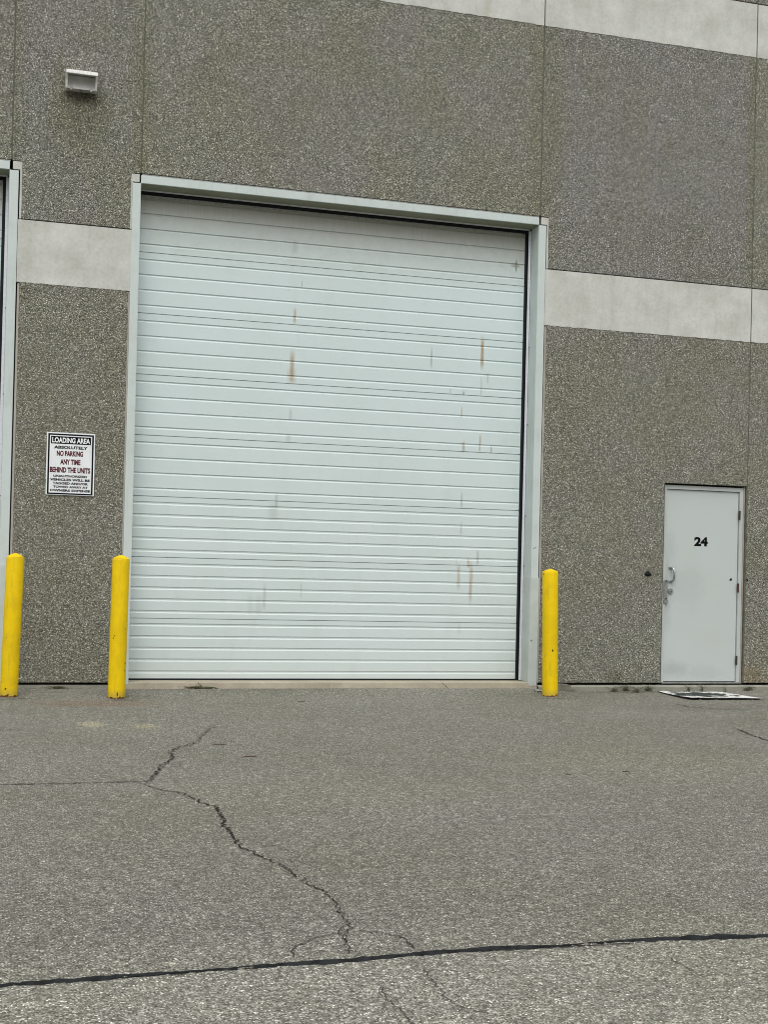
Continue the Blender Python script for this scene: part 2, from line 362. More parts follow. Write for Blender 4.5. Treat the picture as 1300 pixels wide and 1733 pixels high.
def ys_at(x):
    s = seam_y(x) + .012*mnoise.noise(Vector((x*6, 0, 3)))
    return [s] + [s + (-1.5-s)*k/22 for k in range(1, 22)] + [-1.5+.1*k for k in range(20)]
grid = [[bm.verts.new((x, y, height(x, y))) for y in ys_at(x)] for x in xs]
for a, b in zip(grid, grid[1:]):
    for k in range(len(a)-1): bm.faces.new((a[k], b[k], b[k+1], a[k+1]))
    bm.faces.new((a[0], b[0], bm.verts.new((b[0].co.x, b[0].co.y-.004, -.013)), bm.verts.new((a[0].co.x, a[0].co.y-.004, -.013))))
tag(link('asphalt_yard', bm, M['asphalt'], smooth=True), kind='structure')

def strip(bm, pts, wfun, jag=.006, step=.02, z=.004, taper=True):
    """irregular dark opening following a ground polyline"""
    P = [pts[0]]
    for a, b in zip(pts, pts[1:]):
        n = max(1, int((b-a).length/step))
        for i in range(1, n+1): P.append(a.lerp(b, i/n))
    prev = None; N = len(P)
    for i, p in enumerate(P):
        d = (P[min(i+1, N-1)]-P[max(i-1, 0)]); d.z = 0; d.normalize(); nrm = Vector((-d.y, d.x, 0))
        c = p + nrm*random.gauss(0, jag)
        tt = i/max(1, N-1); e = min(1, tt*8+.15, (1-tt)*8+.15) if taper else 1
        w1 = wfun(tt)*e*random.uniform(.25, 1.1)/2; w2 = wfun(tt)*e*random.uniform(.25, 1.1)/2
        a, b = c+nrm*w1, c-nrm*w2
        zz = lambda q: height(q.x, q.y)+z if q.y > -9.25 else -.002
        va, vb = bm.verts.new((a.x, a.y, zz(a))), bm.verts.new((b.x, b.y, zz(b)))
        if prev: bm.faces.new((prev[0], prev[1], vb, va))
        prev = (va, vb)
def crack(pix, wd, mat='crack', jag=.006, z=.004, name='crack'):
    bm = bmesh.new(); strip(bm, [on_ground(*p) for p in pix], wd if callable(wd) else (lambda t: wd), jag, z=z)
    return tag(link(name, bm, M[mat]), kind='structure')
crack([(218,1321),(238,1326),(272,1337),(298,1341),(325,1350),(339,1359),(362,1366),(374,1380),(379,1398),(390,1412),(406,1431),(427,1445),(455,1456),(494,1475),(519,1495),(545,1509),(565,1528),(581,1548),(591,1569),(586,1588),(579,1606),(582,1621)], lambda t: .013+.008*math.exp(-((t-.35)/.2)**2)-.005*t, jag=.009)
crack([(367,1223),(353,1235),(339,1248),(341,1254),(321,1260),(304,1264),(291,1271),(290,1285),(272,1298),(261,1313),(253,1321),(240,1328)], lambda t: .007+.016*t, jag=.014)
crack([(-120,1332),(0,1328.5),(80,1327),(150,1325.5),(200,1324),(238,1323.5),(262,1322)], .020, 'dust_edge', .006)
crack([(588,1579),(551,1584),(519,1595),(494,1608),(497,1622)], .007, 'dust_edge', .005)
crack([(598,1576),(635,1578),(681,1587),(697,1601),(706,1611)], .009, 'dust_edge', .004)
crack([(586,1560),(575,1580),(590,1600),(594,1618)], .006, 'dust_edge', .006)
crack([(1245,1234),(1269,1243),(1298,1253),(1360,1272)], .022, 'crack', .008)
crack([(1140,1192),(1174,1197),(1208,1200),(1262,1201)], .03, 'dust_edge', .012)
crack([(-60,1240),(30,1235)], .02, 'dust_edge', .01)
crack([(640,1662),(658,1688),(677,1709),(706,1736),(730,1770)], .005, 'dust_edge', .004, z=-.004)
crack([(716,1632),(728,1655),(744,1671),(768,1698),(796,1707),(834,1714),(850,1722)], .005, 'dust_edge', .005, z=-.004)
crack([(1128,1617),(1150,1628),(1170,1640),(1195,1655)], .004, 'dust_edge', .004, z=-.004)
# tar filled seam between the yard and the lane
bm = bmesh.new(); x = -8.0
def tarw(xx):
    v = mnoise.noise(Vector((xx*2.3, 4, 0)))
    return max(.0035, .018+.038*v+.016*mnoise.noise(Vector((xx*9, 2, 0))))
ring = []
while x < 14:
    y = seam_y(x); wv = tarw(x); j = .005*mnoise.noise(Vector((x*30, 1, 0)))
    zt = .0028
    ring.append([bm.verts.new((x, y+wv*.55*(1+.9*mnoise.noise(Vector((x*21, 7, 0))))+j+random.gauss(0, .0022), .0015)), bm.verts.new((x, y-.003+j, zt)), bm.verts.new((x, y-wv*.5*(1+1.6*mnoise.noise(Vector((x*13, 3, 0))))+j+random.gauss(0, .0028), -.0045))]); x += .014
for a, b in zip(ring, ring[1:]):
    bm.faces.new((a[0], a[1], b[1], b[0])); bm.faces.new((a[1], a[2], b[2], b[1]))
tag(link('tar_seam', bm, M['tar'], smooth=True), kind='structure')
for (a, b) in (((150,1664),(420,1642)), ((0,1673),(110,1663)), ((780,1616),(1090,1600)), ((1150,1593),(1330,1588)), ((410,1644),(470,1640))):
    bm = bmesh.new(); p, q = on_ground(*a, -.012), on_ground(*b, -.012)
    strip(bm, [p.lerp(q, i/12)+Vector((0, .008*mnoise.noise(Vector((i*.8, a[0], 0))), 0)) for i in range(13)], lambda t: .011, .0025, .01, z=-.004)
    tag(link('crack', bm, M['tar']), kind='structure')

# ------------------------------------------------------------ building
J = [-5.475, -4.23, .07, 1.315, 5.615, 8.24, 10.87]       # vertical panel joints
G = .007                                                    # half joint
Z0, ZB, ZT = .092, 3.985, 4.590                             # lower panel, its smooth band
ZU, ZUB, ZUT = 4.602, 7.247, 7.850
ZR, ZTOP = 7.864, 9.6
HT = 5.152                                                  # underside of the panels above the doors
bld = empty('warehouse_building', (3.4, 0, 0), 'grey exposed aggregate concrete warehouse with pale smooth bands and white overhead doors', 'building')
def rough_band(x0, x1, z0, z1, parent):
    bm = bmesh.new(); xs = []; x = x0
    while x < x1-.01: xs.append(x); x += .012
    xs.append(x1)
    y0 = -.004; A = []; B = []; A2 = []; B2 = []
    for x in xs:
        zz = z0 + .007*mnoise.noise(Vector((x*14, z0, 0))) + .006*mnoise.noise(Vector((x*55, z0, 2)))
        A.append(bm.verts.new((x, y0, zz))); B.append(bm.verts.new((x, y0, z1))); A2.append(bm.verts.new((x, .05, zz))); B2.append(bm.verts.new((x, .05, z1)))
    for i in range(len(xs)-1):
        bm.faces.new((A[i], A[i+1], B[i+1], B[i])); bm.faces.new((A[i], A2[i], A2[i+1], A[i+1])); bm.faces.new((B[i], B[i+1], B2[i+1], B2[i]))
    bm.faces.new((A[0], B[0], B2[0], A2[0])); bm.faces.new((A[-1], B[-1], B2[-1], A2[-1]))
    return link('concrete_band', bm, M['band'], parent)
def margin(poly, parent, mat='margin', y=.006):
    bm = bmesh.new(); prism(bm, poly, y, .14); return link('concrete_margin', bm, M[mat], parent)
def panel(poly, mat, y=0.0):
    bm = bmesh.new(); prism(bm, poly, y, .24); return link('wall_panel', bm, M[mat], bld, bevel=.003)
TH = .24
# piers with notched edges beside the overhead doors
def pier(x0, x1, ml, mr, up, low, entry=None):
    """ml / mr: panel edge beside a door opening (None = full width)"""
    a = ml if ml else x0+G; b = mr if mr else x1-G
    poly = [(a, ZU), (b, ZU)]
    if mr: poly += [(b, HT+.010), (x1-G, HT+.010)]
    poly += [(x1-G, ZUB), (x0+G, ZUB)]
    if ml: poly += [(x0+G, HT+.010), (a, HT+.010)]
    p = panel(poly, up); rough_band(x0+G, x1-G, ZUB-.004, ZUT, p)
    if entry:
        e0, e1, ez = entry
        q = panel([(a, Z0), (e0, Z0), (e0, ez), (e1, ez), (e1, ZB), (a, ZB)] if e1 >= b-.03 else [(a, Z0), (e0, Z0), (e0, ez), (e1, ez), (e1, Z0), (b, Z0), (b, ZB), (a, ZB)], low)
    else: q = panel([(a, Z0), (b, Z0), (b, ZB), (a, ZB)], low)
    lo, hi = a-(.045 if ml else 0), b+(.045 if mr else 0)
    rough_band(a if not ml else a-.03, b if not mr else b+.03, ZB-.004, ZT, q)
    # smooth strips beside the steel frames, with a square block at each frame corner
    if mr:
        margin([(b-.001+.002, Z0), (x1-.083, Z0), (x1-.083, ZB-.012), (b+.001, ZB-.012)], q)
        margin([(b+.001, ZT+.012), (x1-.083, ZT+.012), (x1-.083, HT-.075), (x1-.014, HT-.075), (x1-.014, HT+.002), (b+.001, HT+.002)], p, 'band', .004)
    if ml:
        margin([(x0+.083, Z0), (a-.001, Z0), (a-.001, ZB-.012), (x0+.083, ZB-.012)], q)
        margin([(x0+.083, ZT+.012), (a-.001, ZT+.012), (a-.001, HT+.002), (x0+.014, HT+.002), (x0+.014, HT-.075), (x0+.083, HT-.075)], p, 'band', .004)
    return p, q
pier(J[0], J[1], None, J[1]-.098, 'agg_olive', 'agg_low')
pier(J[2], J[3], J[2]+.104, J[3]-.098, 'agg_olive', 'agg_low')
EX0, EX1, EZ = 7.186, 8.233, 2.332
pier(J[4], J[5], J[4]+.104, None, 'agg_grey', 'agg_low', (EX0, EX1, EZ))
pier(J[5], J[6], None, None, 'agg_plain', 'agg_low')
for a, b in ((J[1], J[2]), (J[3], J[4])):
    p = panel([(a+G, HT+.012), (b-G, HT+.012), (b-G, ZUB), (a+G, ZUB)], 'agg_plain'); rough_band(a+G, b-G, ZUB-.004, ZUT, p)
for a, b in zip(J, J[1:]): panel([(a+G, ZR), (b-G, ZR), (b-G, ZTOP), (a+G, ZTOP)], 'agg_plain')
for i, x in enumerate(J[1:-1]):
    bm = bmesh.new(); low = HT+.02 if i < 4 else Z0
    box(bm, x-G-.002, x+G+.002, .006, .03, low, ZTOP); link('joint_sealant', bm, M['sealant'], bld)
for z0, z1 in ((ZT-.002, ZU+.002), (ZUT-.002, ZR+.002)):
    for a, b in (((J[0], J[-1]),) if z0 > 6 else ((J[0], J[1]-.1), (J[2]+.106, J[3]-.10), (J[4]+.106, J[-1]))):
        bm = bmesh.new(); box(bm, a, b, .016, .04, z0, z1); link('joint_sealant', bm, M['sealant_dark'], bld)
bm = bmesh.new(); box(bm, J[0], J[-1], .245, 9, ZTOP-.4, ZTOP-.2); link('roof', bm, M['roof'], bld)  # unseen shell behind the front, added to keep the door gaps dark
bm = bmesh.new(); box(bm, J[0], J[-1], 9, 9.25, 0, ZTOP); link('rear_wall', bm, M['roof'], bld)
for x in (J[0], J[-1]-.25):
    bm = bmesh.new(); box(bm, x, x+.25, .245, 8.995, 0, ZTOP-.405); link('side_wall', bm, M['roof'], bld)
# foundation: recessed ledge below the panels
def foundation(x0, x1, ledge=True):
    bm = bmesh.new(); n = int((x1-x0)/.04)
    prof = [(.06, .066), (.006, .066), (-.022, .052), (-.030, .046), (-.032, -.1)] if ledge else [(.06, .070), (.018, .066), (.012, .062), (.010, -.1)]
    rows = []
    for i in range(n+1):
        x = x0+(x1-x0)*i/n; k = mnoise.noise(Vector((x*7, 0, 0)))*.006; rows.append([bm.verts.new((x, y+(k if 0 < j else 0), z+(k*.5 if 0 < j < 4 else 0))) for j, (y, z) in enumerate(prof)])
    for a, b in zip(rows, rows[1:]):
        for j in range(len(prof)-1): bm.faces.new((a[j], b[j], b[j+1], a[j+1]))
    return link('foundation', bm, M['found'], bld)
foundation(J[0], J[1]-.02); foundation(J[2]+.06, J[3]-.02, False); foundation(J[4]+.09, J[-1])
def door_sill(x0, x1):
    bm = bmesh.new(); n = 110; rows = []
    for i in range(n+1):
        x = x0+(x1-x0)*i/n; k = mnoise.noise(Vector((x*5, 9, 0)))*.006
        rows.append([bm.verts.new(c) for c in ((x, .42, .098), (x, .012, .096), (x, -.006+k, .088+k*.4), (x, -.016+k, .01), (x, -.02, -.1))])
    for a, b in zip(rows, rows[1:]):
        for j in range(4): bm.faces.new((a[j], b[j], b[j+1], a[j+1]))
    s = link('door_sill', bm, M['sill'], bld)
    for fx in (.17, .755):
        bm = bmesh.new(); xx = x0+(x1-x0)*fx; prev = None
        for k in range(12):
            z = .096-.085*k/11; cx = xx+.09*(k/11)+random.gauss(0, .004); a = bm.verts.new((cx-.004, -.024, z)); b = bm.verts.new((cx+.004, -.024, z))
            if prev: bm.faces.new((prev[0], prev[1], b, a))
            prev = (a, b)
        link('sill_crack', bm, M['dust_edge'], s)
door_sill(J[1]-.05, J[2]+.08); door_sill(J[3]-.07, J[4]+.08)
bm = bmesh.new(); box(bm, J[0], J[-1], .43, 8.99, -.2, .08); link('floor_slab', bm, M['found'], bld)

# overhead doors
SEC = [.112, .725, 1.347, 1.965, 2.583, 3.199, 3.820, 4.439, 5.05]
def section_profile(z0, z1, many):
    y = DY; h = .6165; P = [(y+.03, z0+.004), (y, z0+.004)]
    fr = [.141-.012, .388, .642, .89] if not many else [.134, .335, .526, .713, .914]
    fr = [.14, .39, .64, .89] if not many else [.134, .33, .522, .713, .912]
    for f in fr:
        z = z0+f*h
        if z > z1-.02: break
        if not many: P += [(y, z-.022), (y+.010, z-.005), (y+.0105, z+.0005), (y, z+.0035)]
        else: P += [(y, z-.030), (y+.007, z-.019), (y+.0072, z-.004), (y, z+.002)]
    P += [(y, z1-.003), (y+.016, z1-.001), (y+.016, z1+.012), (y+.03, z1+.012)]
    return P
def overhead_door(xa, xb, label):
    d0, d1 = xa+.012, xb-.076
    bm = bmesh.new(); box(bm, d0-.02, d1+.02, DY+.045, DY+.07, .11, 5.2)
    root = link('overhead_door', bm, M['black'], bld); root['label'] = label
    for i in range(8):
        P = section_profile(SEC[i], SEC[i+1] if i < 7 else 5.020, i < 3)
        bm = bmesh.new()
        a = [bm.verts.new((d0, y, z)) for y, z in P]; b = [bm.verts.new((d1, y, z)) for y, z in P]
        for k in range(len(P)-1): bm.faces.new((a[k], b[k], b[k+1], a[k+1]))
        # folded end stiles
        for xx, s in ((d0, 1), (d1, -1)):
            box(bm, xx-.0005 if s > 0 else xx-.004, xx+.004 if s > 0 else xx+.0005, DY-.0015, DY+.03, P[1][1]+.002, P[-4][1]-.002)
        o = link('door_section', bm, M['door'], root)
        if i == 7: o['label'] = 'top door section with brown grime below the lintel'
    bm = bmesh.new(); box(bm, d0, d1, DY-.004, DY+.03, .094, .114); link('bottom_seal', bm, M['black'], root)
    bm = bmesh.new(); box(bm, d0, xb-.045, DY-.008, DY+.03, 5.022, 5.075); link('top_seal', bm, M['black'], root)
    bm = bmesh.new(); box(bm, d0, d1, DY-.004, DY+.012, 4.998, 5.018); link('top_rail', bm, M['dull_metal'], root)
    bm = bmesh.new(); box(bm, d1+.001, d1+.06, DY-.010, DY+.03, .10, 5.021); link('side_seal', bm, M['black'], root)
    bm = bmesh.new(); box(bm, xa-.03, d0-.0012, DY-.010, DY+.03, .10, 5.021); link('side_seal', bm, M['black'], root)
    # steel frame around the opening
    def bx(name, *a, mat='steel', parent=None, bv=.002):
        bm = bmesh.new(); box(bm, *a); return link(name, bm, M[mat], parent or fr, bevel=bv)
    bm = bmesh.new(); box(bm, xa, xb-.016, -.010, .010, HT-.087, HT-.008); fr = link('door_frame', bm, M['steel'], bld, bevel=.002)
    fr['label'] = 'painted steel frame around the ' + ('main' if xa > 0 else 'left') + ' overhead door'
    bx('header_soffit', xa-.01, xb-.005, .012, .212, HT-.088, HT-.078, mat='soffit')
    bx('header_flashing', xa+.012, xb-.01, .002, .02, HT-.005, HT+.006, mat='dull_metal', bv=0)
    bx('header_stop', xa, xb-.03, .208, .222, HT-.101, HT-.0885, mat='white_strip', bv=.001)
    bx('jamb_face', xa-.082, xa+.001, -.008, .010, .075, HT-.090)
    bx('jamb_face', xb-.016, xb+.070, -.008, .010, .075, HT-.090)
    bx('jamb_reveal', xb-.0165, xb-.0085, .0105, .20, .075, HT-.090)
    bx('jamb_reveal', xa-.010, xa-.002, .0105, .225, .105, HT-.090)
    bx('track_strip', xb-.045, xb-.017, .203, .210, .105, HT-.108, mat='white_strip', bv=.001)
    for zz in (.6, 1.35, 1.9, 2.9, 3.75):
        bx('frame_bolt', xb-.0215, xb-.017, .176, .188, zz, zz+.014, mat='hinge', bv=0)
    # bent guard over the foot of the right jamb
    bm = bmesh.new(); sec = []
    for k in range(7):
        t = k/6*math.pi/2; sec.append((xb-.020+.03*(1-math.cos(t))*.9-.004, .030-.046*math.sin(t)))
    outline = [(xb-.024, .19)] + sec + [(xb+.073, -.018), (xb+.073, -.006), (xb-.006, -.006), (xb-.017, .19)]
    rows = []
    zs = [.062, .068, .08, .12, .5, .9, 1.225, 1.232]
    for z in zs:
        rows.append([bm.verts.new((x, y, z if y < .02 else max(z, .105))) for x, y in outline])
    for a, b in zip(rows, rows[1:]):
        for k in range(len(outline)): bm.faces.new((a[k], a[(k+1) % len(outline)], b[(k+1) % len(outline)], b[k]))
    bm.faces.new(rows[0]); bm.faces.new(rows[-1])
    link('jamb_guard', bm, m_steel('guard_paint', (.53,.585,.56), .7), fr)
    if xa > 0:
        for pts in (((xb+.004, 1.548), (xb+.018, 1.551), (xb+.034, 1.560)), ((xb-.012, .55), (xb+.0, .558), (xb+.008, .552), (xb+.006, .535))):
            bm = bmesh.new(); yy = -.0085 if pts[0][1] > 1 else -.0195
            for a, b in zip(pts, pts[1:]):
                prism(bm, [(a[0], a[1]-.003), (b[0], b[1]-.003), (b[0], b[1]+.003), (a[0], a[1]+.003)], yy-.001, yy)
            link('scrape_mark', bm, M['hinge'], fr)
    return root
overhead_door(J[3], J[4]+.0, 'wide white ribbed overhead door with thin rust streaks behind two yellow bollards')
overhead_door(J[1], J[2]+.0, 'white ribbed overhead door cut off by the left edge of the photo')

# entry door
ED = .060
bm = bmesh.new(); box(bm, 7.222, 8.137, ED, ED+.045, .104, 2.262); ed = link('entry_door', bm, M['entry'], bld, bevel=.0015); ed['label'] = 'pale grey flat steel entry door numbered 24'
bm = bmesh.new()
prism(bm, [(7.188, .09), (7.2165, .09), (7.2165, 2.268), (8.1425, 2.268), (8.1425, .09), (8.187, .09), (8.187, 2.312), (7.188, 2.312)], .040, .11)
ef = link('entry_door_frame', bm, M['steel2'], bld, bevel=.0015)
bm = bmesh.new(); box(bm, 8.1875, 8.202, .034, .12, .09, 2.325); link('frame_caulk', bm, M['margin'], ef)
bm = bmesh.new(); box(bm, 7.186, 8.22, .09, .13, 2.3125, 2.36); link('frame_caulk', bm, M['sealant_dark'], ef)
bm = bmesh.new(); box(bm, 7.19, 8.24, .11, .2, .05, 2.34); link('door_backing', bm, M['black'], ef)
bm = bmesh.new(); box(bm, 7.19, 8.2, .02, .14, .082, .0955); link('threshold', bm, M['dull_metal'], ef, bevel=.001)
for i, z in enumerate((1.999, 1.171, .345)):
    bm = bmesh.new(); tube(bm, [Vector((8.1405, .036, z-.052)), Vector((8.1405, .036, z+.052))], .0085, 10)
    box(bm, 8.128, 8.153, .036, .0395, z-.05, z+.05)
    h = link('hinge', bm, M['rust_hinge' if i == 1 else 'hinge'], ed)
    if i == 1: h['label'] = 'reddish rusted middle hinge'
# pull handle
bm = bmesh.new(); hx = 7.292; pts = []
for k in range(15):
    a = -math.pi/2 + math.pi*k/14
    pts.append(Vector((hx-.004+.020*max(0, math.cos(a))**.5, ED-.004-.055*max(0, math.cos(a))**.45, 1.303+.076*math.sin(a))))
tube(bm, pts, .013, 10)
box(bm, hx-.030, hx+.016, ED-.008, ED-.0005, 1.366, 1.392); box(bm, hx-.030, hx+.016, ED-.008, ED-.0005, 1.214, 1.240)
link('pull_handle', bm, M['chrome'], ed, smooth=False)
def disc(name, x, y, z, r, d, mat, parent, seg=20, sx=1):
    bm = bmesh.new(); bmesh.ops.create_cone(bm, cap_ends=True, segments=seg, radius1=r, radius2=r*.9, depth=d, matrix=Matrix.Translation((x, y-d/2, z)) @ Matrix.Diagonal((sx, 1, 1, 1)) @ Matrix.Rotation(math.pi/2, 4, 'X'))
    return link(name, bm, M[mat], parent)
lk = disc('lock_cylinder', 7.290, ED-.0003, 1.118, .033, .018, 'chrome', ed)
disc('key_core', 7.290, ED-.0185, 1.118, .016, .008, 'dull_metal', ed); disc('keyhole', 7.292, ED-.0267, 1.114, .006, .001, 'black', ed)
bm = bmesh.new(); box(bm, 7.207, 7.248, ED-.024, ED-.0195, 1.02, 1.245); box(bm, 7.196, 7.206, ED-.030, ED-.010, 1.03, 1.23); box(bm, 7.198, 7.252, ED-.032, ED-.012, .982, 1.018)
link('latch_guard', bm, M['dull_metal'], ed, bevel=.002)
for z in (1.035, 1.232): disc('guard_bolt', 7.228, ED-.025, z, .008, .006, 'hinge', ed, 10)
for nm, x, y, z, par in (('bolt_hole', 8.056, ED-.0005, 1.268, ed),):
    bm = bmesh.new(); prism(bm, [(x-.017, z-.011), (x-.006, z-.015), (x+.015, z-.012), (x+.016, z+.005), (x+.004, z+.016), (x-.008, z+.003)], y-.003, y); link(nm, bm, M['black'], par)
bm = bmesh.new(); x, z = 8.262, 1.268; prism(bm, [(x-.010, z-.012), (x+.008, z-.014), (x+.012, z-.002), (x-.001, z+.014), (x-.012, z+.012)], -.006, -.001); link('bolt_hole', bm, M['black'], bld)

# text as real flat letters
def text(name, s, x0, x1, z0, z1, y, mat, parent, bold=.0, thick=.0008):
    cu = bpy.data.curves.new('t', 'FONT'); cu.body = s; cu.size = 1; cu.offset = bold; cu.extrude = .001; cu.resolution_u = 3
    t = bpy.data.objects.new('t', cu); C.objects.link(t); bpy.context.view_layer.update()
    me = bpy.data.meshes.new_from_object(t.evaluated_get(bpy.context.evaluated_depsgraph_get()))
    bpy.data.objects.remove(t); bpy.data.curves.remove(cu)
    vs = [v.co.copy() for v in me.vertices]; ax, bx_ = min(v.x for v in vs), max(v.x for v in vs); az, bz = min(v.y for v in vs), max(v.y for v in vs)
    for v, c in zip(me.vertices, vs):
        v.co = Vector((x0+(c.x-ax)/(bx_-ax)*(x1-x0), y-thick/2-(c.z/.001)*thick/2, z0+(c.y-az)/(bz-az)*(z1-z0)))
    me.name = name; me.materials.clear(); me.materials.append(mat)
    o = bpy.data.objects.new(name, me); C.objects.link(o)
    if parent: adopt(o, parent)
    return o
text('unit_number', '24', 7.580, 7.753, 1.634, 1.738, ED-.0003, M['sign_black'], ed, .05)

DXE = .028
for o in [ed, ef] + list(ed.children) + list(ef.children):
    if o.name.startswith('door_backing'): continue
    for v in o.data.vertices: v.co.x += DXE
# sign
SX0, SX1, SZ0, SZ1 = .470, .932, 1.928, 2.540
bm = bmesh.new(); box(bm, SX0, SX1, -.014, -.006, SZ0, SZ1); sg = link('sign', bm, M['sign_white'], bevel=.0015)
tag(sg, 'white no parking sign headed LOADING AREA on the wall between the overhead doors', 'sign')
W, Hh = SX1-SX0, SZ1-SZ0
def sx(f): return SX0+f*W
def sz(f): return SZ1-f*Hh
bm = bmesh.new(); a, b = .028, .060
for (u0, u1, v0, v1) in ((a, 1-a, .021, .045), (a, 1-a, .9668, .989), (a, b+.002, .0452, .9668), (1-b-.002, 1-a, .0452, .9668)): box(bm, sx(u0), sx(u1), -.0155, -.0142, sz(v1), sz(v0))
link('sign_border', bm, M['sign_black'], sg)
bm = bmesh.new(); box(bm, sx(.085), sx(.915), -.0152, -.0142, sz(.182), sz(.062)); link('header_panel', bm, M['sign_black'], sg)
for s, u0, u1, v0, v1, mt, bo in (('LOADING AREA', .11, .895, .080, .166, 'sign_white', .035), ('ABSOLUTELY', .15, .85, .212, .262, 'sign_black', .05), ('NO PARKING', .21, .755, .290, .378, 'sign_red', .05),
    ('ANY TIME', .285, .705, .425, .513, 'sign_red', .05), ('BEHIND THE UNITS', .075, .915, .553, .643, 'sign_red', .05), ('UNAUTHORIZED', .15, .85, .678, .716, 'sign_black', .05),
    ('VEHICLES WILL BE', .085, .915, .735, .775, 'sign_black', .05), ('TAGGED AND/OR', .14, .875, .793, .833, 'sign_black', .05), ('TOWED AWAY AT', .15, .87, .851, .889, 'sign_black', .05), ('OWNERS EXPENSE', .085, .925, .907, .945, 'sign_black', .05)):
    text('lettering', s, sx(u0), sx(u1), sz(v1), sz(v0), -.0154 if mt == 'sign_white' else -.0142, M[mt], sg, bo, .0006)

# wall light
lx0, lx1, lz0, lz1 = .560, .852, 5.895, 6.045
wl = empty('wall_light', ((lx0+lx1)/2, 0, lz0), 'white hooded wall light fixed high on the aggregate wall above the pale band', 'wall light')
D = .17
for xx in (lx0-.004, lx1-.014):
    bm = bmesh.new(); prism_x(bm, [(-.002, lz0), (-.002, lz1), (-D, lz1-.006), (-D, lz1-.030), (-.12, lz1-.075), (-.095, lz0)], xx, xx+.018)
    link('side_cheek', bm, M['lamp_white'], wl, bevel=.002)
bm = bmesh.new(); prism_x(bm, [(-.002, lz1+.0), (-.002, lz1+.018), (-.05, lz1+.022), (-D-.006, lz1+.004), (-D-.012, lz1-.032), (-D-.002, lz1-.032), (-D+.002, lz1-.006)], lx0-.004, lx1+.004)
link('hood', bm, M['lamp_white'], wl, bevel=.002)
bm = bmesh.new(); prism_x(bm, [(-.002, lz0+.002), (-.002, lz1-.008), (-.055, lz1-.012), (-.062, lz1-.055), (-.088, lz0+.002)], lx0+.0145, lx1-.0145)
link('lens', bm, M['lamp_lens'], wl)
for xx in (lx0+.038, lx1-.065):
    bm = bmesh.new(); box(bm, xx, xx+.024, -.110, -.080, lz0-.022, lz0+.012); link('hinge_lug', bm, M['dull_metal'], wl, bevel=.003)
bm = bmesh.new(); box(bm, lx0+.13, lx0+.155, -.07, -.055, lz0-.008, lz0); link('latch', bm, M['dull_metal'], wl)
for i, (x, z) in enumerate(((7.004, 1.305),)):
    bm = bmesh.new(); bmesh.ops.create_uvsphere(bm, u_segments=18, v_segments=10, radius=1, matrix=Matrix.Translation((x, -.004, z)) @ Matrix.Diagonal((.040, .022, .030, 1)))
    for v in bm.verts: v.co.z += .004*math.sin(v.co.x*90)
    tag(link('rubber_bumper', bm, M['black'], smooth=True), 'small black oval rubber bumper on the aggregate wall left of the entry door handle', 'bumper')

# ------------------------------------------------------------ bollards
def bollard(px, py, yshoulder, yapex, lean, label, chips, seed):
    p = on_ground(px, py); R = .0815; by = p.y + R*.9
    s = on_wall(px+8, yshoulder, by); ap = on_wall(px+8, yapex, by)
    z0 = height(p.x, by); H = s.z-z0; A = max(.018, ap.z-s.z+.004)
    root = empty('bollard', (p.x, by, z0), label, 'bollard', 'yellow bollards beside the overhead door frames', (0, lean, 0))
    mat = m_bollard(seed); seg = 40; bm = bmesh.new(); rings = []
    prof = [(R+.001, -.05), (R, 0), (R, .02), (R, .3), (R, .7), (R, H-.012), (R-.002, H)]
    for r, z in prof:
        rings.append([bm.verts.new((math.cos(2*math.pi*k/seg)*(r+.0012*mnoise.noise(Vector((k*.5, z*4, seed)))), math.sin(2*math.pi*k/seg)*r, z)) for k in range(seg)])
    for a, b in zip(rings, rings[1:]):
        for k in range(seg): bm.faces.new((a[k], a[(k+1) % seg], b[(k+1) % seg], b[k]))
    bm.faces.new(rings[0]); bm.faces.new(rings[-1])
    def lk(nm, bm, mt, smooth=True):
        bmesh.ops.recalc_face_normals(bm, faces=bm.faces)
        me = bpy.data.meshes.new(nm); bm.to_mesh(me); bm.free(); me.materials.append(mt)
        for q in me.polygons: q.use_smooth = smooth and len(q.vertices) == 4
        o = bpy.data.objects.new(nm, me); C.objects.link(o); o.parent = root; return o
    lk('pipe', bm, mat)
    bm = bmesh.new(); rings = []
    for j in range(8):
        t = j/7; r = (R-.004)*(1-t)**.93+.004; z = H+.0015+A*(t**.9)*(1-.18*t)
        rings.append([bm.verts.new((math.cos(2*math.pi*k/seg)*r, math.sin(2*math.pi*k/seg)*r, z+.002*mnoise.noise(Vector((k*.4, j, seed))))) for k in range(seg)])
    for a, b in zip(rings, rings[1:]):
        for k in range(seg): bm.faces.new((a[k], a[(k+1) % seg], b[(k+1) % seg], b[k]))
    bm.faces.new(rings[-1]); lk('domed_cap', bm, mat)
    base_ang = math.atan2(CAM.y-by, CAM.x-p.x)
    for (cx, cy, w_, h_) in chips:      # px, py of the chip centre, half sizes in metres
        q = on_wall(cx, cy, by-R); dz = q.z-z0
        axis_px = px + (1180-cy)*(.024+lean)
        off = max(-.95, min(.95, (cx-axis_px)/(F_PX*R/((Vector((p.x, by, 0))-Vector((CAM.x, CAM.y, 0))).length))))
        ang = base_ang + math.asin(off)
        bm = bmesh.new(); n = 11; vs = []
        for k in range(n):
            a = 2*math.pi*k/n; rr = random.uniform(.55, 1.15); da = math.cos(a)*w_*rr/R; zz = max(.001, dz+math.sin(a)*h_*rr)
            vs.append(bm.verts.new((math.cos(ang+da)*(R+.0022), math.sin(ang+da)*(R+.0022), zz)))
        bm.faces.new(vs); lk('rust_chip', bm, M['rust'], False)
    return root
